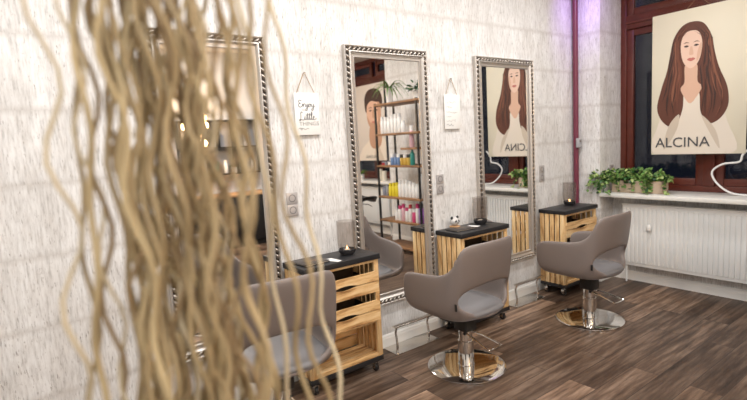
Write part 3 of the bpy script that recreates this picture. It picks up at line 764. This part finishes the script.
# ------------------------------------------------------------ posters at the windows
def poster(name, label, loc, Wd, Hd, base, rz=0):
    # local: u to the right as read, v up; faces -x
    t = thing(name, label, 'poster', loc, rz)
    MB().box(0, .006, -Wd/2, Wd/2, 0, Hd, .001).build('sheet', base, t)
    MB().tube([(.003, Wd*.12, Hd), (.003, 0, Hd+.10), (.003, -Wd*.12, Hd)], .0015, 5).build('hanging_cord', 'twine', t)
    MB().lathe([(.012, 0), (.008, .006), (.004, .012)], (.008, 0, Hd+.10), 12, Matrix.Rotation(-PI/2, 3, 'Y')).build('suction_hook', 'clear', t)
    return t
XL_ = {}; XF_ = {}
def patch(t, name, m_, pts, lay, k=5, sm=True):
    ox, oy, sx_, sy_ = XF_[t.name]
    q = [(ox+p[0]*sx_, oy+p[1]*sy_, 0) for p in pts]
    if sm:
        P = [V(*p) for p in q]; out = []; n = len(P)
        for i in range(n):
            a, b, c, d = P[i-1], P[i], P[(i+1) % n], P[(i+2) % n]
            for j in range(k):
                s = j/k; out.append(.5*((2*b)+(c-a)*s+(2*a-5*b+4*c-d)*s*s+(3*b-a-3*c+d)*s**3))
        q = out
    lim = XL_[t.name]; q = [(max(-lim[0], min(lim[0], p[0])), max(.004, min(lim[1], p[1])), 0) for p in q]
    return MB().prism([(p[0], p[1]) for p in q], .0004, lambda u, v, d: V(-.0003-lay*.0005-d, -u, v)).build(name, m_, t, smooth=False)
pw = poster('portrait_poster', 'cream poster of a woman with long chestnut hair, lettered ALCINA, in the window', (4.50, -1.075, 1.345), .80, 1.36, 'poster')
cx = .0
XL_[pw.name] = (.396, 1.35); XF_[pw.name] = (-.05, -.012, .96, 1.0)
# hair outline (back), clothing, neck, face, hair locks
patch(pw, 'blouse', 'blouse', [(-.33, .0+.01), (-.30, .30), (-.20, .55), (-.05, .68), (.10, .68), (.22, .55), (.32, .30), (.36, .01)], 1)
patch(pw, 'hair', 'hair', [(cx, 1.25), (cx+.10, 1.22), (cx+.17, 1.10), (cx+.20, .95), (cx+.24, .80), (cx+.31, .62), (cx+.32, .45), (cx+.25, .33), (cx+.15, .30), (cx+.09, .42), (cx+.07, .60), (cx-.05, .62), (cx-.07, .44), (cx-.14, .28), (cx-.25, .33), (cx-.31, .47), (cx-.27, .66), (cx-.22, .82), (cx-.19, .98), (cx-.16, 1.12), (cx-.09, 1.22)], 2)
patch(pw, 'neck', 'skin', [(cx-.05, .86), (cx+.05, .86), (cx+.06, .70), (cx+.10, .64), (cx+.03, .52), (cx-.01, .50), (cx-.05, .55), (cx-.09, .64), (cx-.055, .70)], 3)
patch(pw, 'face', 'skin_l', [(cx, 1.17), (cx+.06, 1.15), (cx+.092, 1.07), (cx+.09, .97), (cx+.065, .88), (cx+.02, .83), (cx-.02, .83), (cx-.065, .88), (cx-.09, .97), (cx-.092, 1.07), (cx-.06, 1.15)], 4)
patch(pw, 'cheek', 'skin', [(cx+.085, 1.05), (cx+.088, .96), (cx+.05, .88), (cx+.055, .97)], 5)
for s_ in (-1, 1):
    patch(pw, 'eyebrow', 'hair', [(cx+s_*.018, 1.058), (cx+s_*.045, 1.07), (cx+s_*.072, 1.058), (cx+s_*.045, 1.062)], 5)
    patch(pw, 'eye', 'eye', [(cx+s_*.022, 1.030), (cx+s_*.043, 1.041), (cx+s_*.066, 1.031), (cx+s_*.043, 1.021)], 5)
patch(pw, 'nose', 'skin', [(cx-.008, 1.02), (cx+.008, 1.02), (cx+.020, .955), (cx, .945), (cx-.018, .955)], 5)
patch(pw, 'lips', 'lips', [(cx-.036, .908), (cx-.012, .922), (cx, .917), (cx+.012, .922), (cx+.036, .908), (cx, .888)], 5)
hr = random.Random(17)
for i in range(46):                                     # printed locks of hair flowing from the parting to the tips
    a = -1 if i % 2 else 1; q = hr.uniform(.05, 1); w_ = hr.uniform(.006, .016); ph = hr.uniform(0, 6.28)
    path = []
    v1 = hr.uniform(.34, .60); v0 = hr.uniform(1.05, 1.22) if q > .4 else hr.uniform(1.14, 1.23)
    for k in range(9):
        v = v0+(v1-v0)*k/8
        inner = (.0 if v > 1.17 else .095 if v > .86 else .075); outer = (.10+(1.25-v)*.55 if v > 1.05 else .17+(1.05-v)*.26)
        outer = min(outer, .305)-max(0, .48-v)*.35
        path.append((cx+a*(inner+.012+(outer-inner-.03)*q+.010*math.sin(v*14+ph)), v))
    lo = [(x-w_*math.sin(PI*k/8), v) for k, (x, v) in enumerate(path)]; hi = [(x+w_*math.sin(PI*k/8), v) for k, (x, v) in enumerate(path)]
    patch(pw, 'hair_lock', ('hair_l', 'hair_d', 'hair', 'hair_m')[hr.randrange(4)], lo+hi[-2:0:-1], 6+i*.1, sm=False)
patch(pw, 'blouse_fold', 'blouse_d', [(-.24, .06), (-.20, .28), (-.10, .40), (-.12, .25)], 3)
patch(pw, 'blouse_fold', 'blouse_d', [(.26, .06), (.22, .24), (.10, .38), (.17, .22)], 3)
text_mesh('ALCINA', .135, 'ink', pw, (-.006, .118, .072), (PI/2, 0, -PI/2))
pm = poster('portrait_poster', 'pale poster of a dark-haired man, hung by the far window, seen in the middle mirror', (4.30, -3.90, 1.315), .86, 1.30, 'poster_b')
XL_[pm.name] = (.426, 1.29); XF_[pm.name] = (-.13, -.33, 1.42, 1.28)
patch(pm, 'shoulders', 'blouse', [(-.36, .12), (-.32, .40), (-.16, .55), (.02, .60), (.16, .50), (.30, .38), (.36, .12)], 1)
patch(pm, 'neck', 'skin_d', [(-.10, .75), (.08, .72), (.11, .52), (.04, .42), (-.10, .45), (-.14, .58)], 2)
patch(pm, 'face', 'skin', [(-.13, 1.06), (0, 1.10), (.12, 1.04), (.14, .92), (.12, .78), (.05, .68), (-.02, .66), (-.09, .72), (-.14, .84)], 3)
patch(pm, 'beard', 'skin_d', [(.135, .86), (.12, .76), (.05, .675), (-.02, .655), (-.09, .71), (-.135, .80), (-.07, .765), (0, .78), (.07, .77)], 4)
patch(pm, 'face_shade', 'skin_d', [(-.13, 1.05), (-.085, 1.03), (-.075, .92), (-.085, .80), (-.05, .70), (-.09, .72), (-.14, .84)], 3.5)
patch(pm, 'shirt_fold', 'blouse_d', [(-.20, .14), (-.10, .40), (-.02, .46), (.02, .30), (-.08, .16)], 2)
patch(pm, 'hair', 'hair_d', [(-.16, .93), (-.18, 1.05), (-.14, 1.16), (-.03, 1.21), (.10, 1.19), (.17, 1.10), (.17, .96), (.145, .90), (.12, 1.00), (.04, 1.05), (-.06, 1.03), (-.12, 1.02)], 4)
for s_ in (-1, 1):
    patch(pm, 'eyebrow', 'hair_d', [(s_*.025, .955), (s_*.06, .972), (s_*.10, .955), (s_*.06, .960)], 5)
    patch(pm, 'eye', 'eye', [(s_*.032, .925), (s_*.06, .936), (s_*.088, .925), (s_*.06, .915)], 5)
patch(pm, 'nose', 'skin_d', [(-.012, .93), (.012, .93), (.028, .84), (0, .828), (-.026, .84)], 5)
patch(pm, 'lips', 'lips', [(-.045, .775), (0, .785), (.045, .775), (0, .755)], 6)
text_mesh('ALCINA', .085, 'ink_m', pm, (-.004, 0, .04), (PI/2, 0, -PI/2))
o = MB().tube(spline([(0, -.06, 1.42-SILL), (0, -.02, 1.38-SILL), (-.01, .02, 1.33-SILL), (-.02, .04, 1.27-SILL), (-.04, .16, 1.25-SILL), (-.05, .24, 1.18-SILL), (-.06, .20, 1.08-SILL), (-.07, .08, .99-SILL), (-.07, -.1, .006)], 6), .009, 8).build('white_cable', 'white')
o.location = (4.52, -1.47, SILL); tag(o, 'white cable looping down beside the woman poster to the window sill', 'cable')

# ------------------------------------------------------------ rear wall with the coffee counter (seen in the first mirror)
t = thing('sideboard', 'dark sideboard with a light oak worktop against the rear wall, seen in the first mirror', 'sideboard', (1.9, -5.12, 0))
MB().box(-.9, .9, -.25, .25, .08, .86, .004).build('body', 'slab', t)
MB().box(-.85, .85, -.22, .22, 0, .08).build('plinth', 'dark', t)
MB().box(-.93, .93, -.27, .28, .86, .90, .004).build('worktop', 'counter', t)
for i in range(4):
    d = MB().box(-.88+i*.445, -.45+i*.445, .25, .268, .10, .84, .003).build('door', 'slab', t)
    MB().tube([(-.49+i*.445, .268, .70), (-.49+i*.445, .295, .70), (-.49+i*.445, .295, .55), (-.49+i*.445, .268, .55)], .006, 8).build('handle', 'steel', d)
t = thing('hanging_shelf', 'black framed wall shelf with dark back above the oak worktop, seen in the first mirror', 'shelf', (2.15, -5.4, 1.22))
MB().box(-.7, .7, .001, .02, 0, .92).build('back_panel', 'grey_box', t)
f = MB()
for x in (-.7, -.24, .22, .68): f.box(x, x+.03, .02, .24, 0, .92)
f.build('upright', 'dark', t, smooth=False)
for z in (0, .45, .90): MB().box(-.7, .71, .02, .24, z, z+.025).build('board', 'dark', t, smooth=False)
for i, (x, z, b_, h) in enumerate(((1.62, 1.245, 'white', .24), (1.78, 1.245, 'black', .28), (2.05, 1.245, 'teal', .2), (2.2, 1.245, 'white', .22), (2.55, 1.245, 'grey', .26), (2.7, 1.245, 'white', .2), (1.65, 1.695, 'grey', .2), (2.1, 1.695, 'black', .26), (2.6, 1.695, 'white', .24))):
    bottle('product_bottle', x, -5.27, z, h, .04, b_, b_, '%s bottle, %s item on the %s board of the mirrored black wall shelf' % (b_, ORD[i], 'lower' if z < 1.5 else 'upper'), 'bottles on the black wall shelf', 'tube')
spider((2.36, -5.27, 1.245), 'small green plant on the black wall shelf behind the willow, as mirrored', 14, 28, .16, 'leaf_d', .6)
for i, (x, y, z) in enumerate(((1.60, -4.75, 2.42), (1.76, -4.85, 2.16), (1.66, -4.65, 1.88), (1.46, -4.8, 2.15))):
    t = thing('pendant_lamp', '%s glowing pendant bulb over the oak worktop, seen in the first mirror' % ('highest', 'second highest right', 'lowest', 'leftmost')[i], 'lamp', (x, y, z), 0, 'warm pendant bulbs')
    MB().tube([(0, 0, .12), (0, 0, H-z)], .003, 6).build('cord', 'dark', t)
    MB().lathe([(.016, .06), (.020, .07), (.020, .115), (.008, .125)], n=14).build('lamp_socket', 'dark', t)
    MB().ell((0, 0, 0), (.048, .048, .055), u=16, v=10).tube([(0, 0, .04), (0, 0, .07)], .016, 10).build('bulb', 'bulb', t)
    l = bpy.data.lights.new('pendant_glow', 'POINT'); l.energy = 16; l.color = (1, .62, .3); l.shadow_soft_size = .06
    lo = bpy.data.objects.new('pendant_glow', l); COL.objects.link(lo); lo.parent = t; lo.location = (0, 0, -.12)

# ------------------------------------------------------------ curly willow branches in a floor planter near the viewer
rg = V(math.cos(YAW), -math.sin(YAW), 0); fg = V(math.sin(YAW), math.cos(YAW), 0)
base = V(EYE.x, EYE.y, 0)+fg*.86-rg*.265
t = thing('floor_planter', 'tall anthracite floor planter holding the curly willow branches', 'planter', base, -YAW)
pl = MB()
for a in ((-.29, .29, -.17, -.155), (-.29, .29, .155, .17), (-.29, -.275, -.155, .155), (.275, .29, -.155, .155)): pl.box(*a, 0, .82)
pl.box(-.275, .275, -.155, .155, 0, .03).build('box', 'planter', t, smooth=False)
MB().box(-.274, .274, -.154, .154, .03, .70).build('gravel', 'soil', t, smooth=False)
r = random.Random(21)
for i in range(70):
    q = r.random()
    # lateral places along the planter: crowded on the left half, sparser to the right
    a = r.gauss(-.055, .078) if i % 5 else r.uniform(-.25, .21)
    a = max(-.255, min(a, .255))
    b_ = r.uniform(-.14, .14)
    z1 = r.uniform(2.05, 2.4)
    top = min(-.075+(a+.03)*.62+r.gauss(0, .04), .075)
    tb = b_*.7+r.uniform(-.05, .05)
    amp = r.uniform(.007, .016); wl = r.uniform(.18, .29); p1, p2 = r.uniform(0, 6.28), r.uniform(0, 6.28)
    N = 46; pts = []; z0 = .70
    for k in range(N):
        f_ = k/(N-1); z = z0+(z1-z0)*f_
        env = min(1, f_*5)
        la = a+(top-a)*f_+amp*env*(math.sin(2*PI*z/wl+p1)+.35*math.sin(2*PI*z/(wl*2.3)+p2))
        lb = b_+(tb-b_)*f_+amp*env*math.cos(2*PI*z/(wl*1.15)+p2)
        pts.append(rg*la+fg*lb+V(0, 0, z))
    mb = MB().tube(pts, r.uniform(.004, .0066), 6, taper=.7)
    o = mb.build('willow_branch', WIL[r.choice((0, 0, 1, 1, 1, 2, 3))]); o.location = base
    tag(o, 'wavy dried curly willow branch standing out of focus in the foreground bunch', 'branch', 'curly willow branches in the foreground')
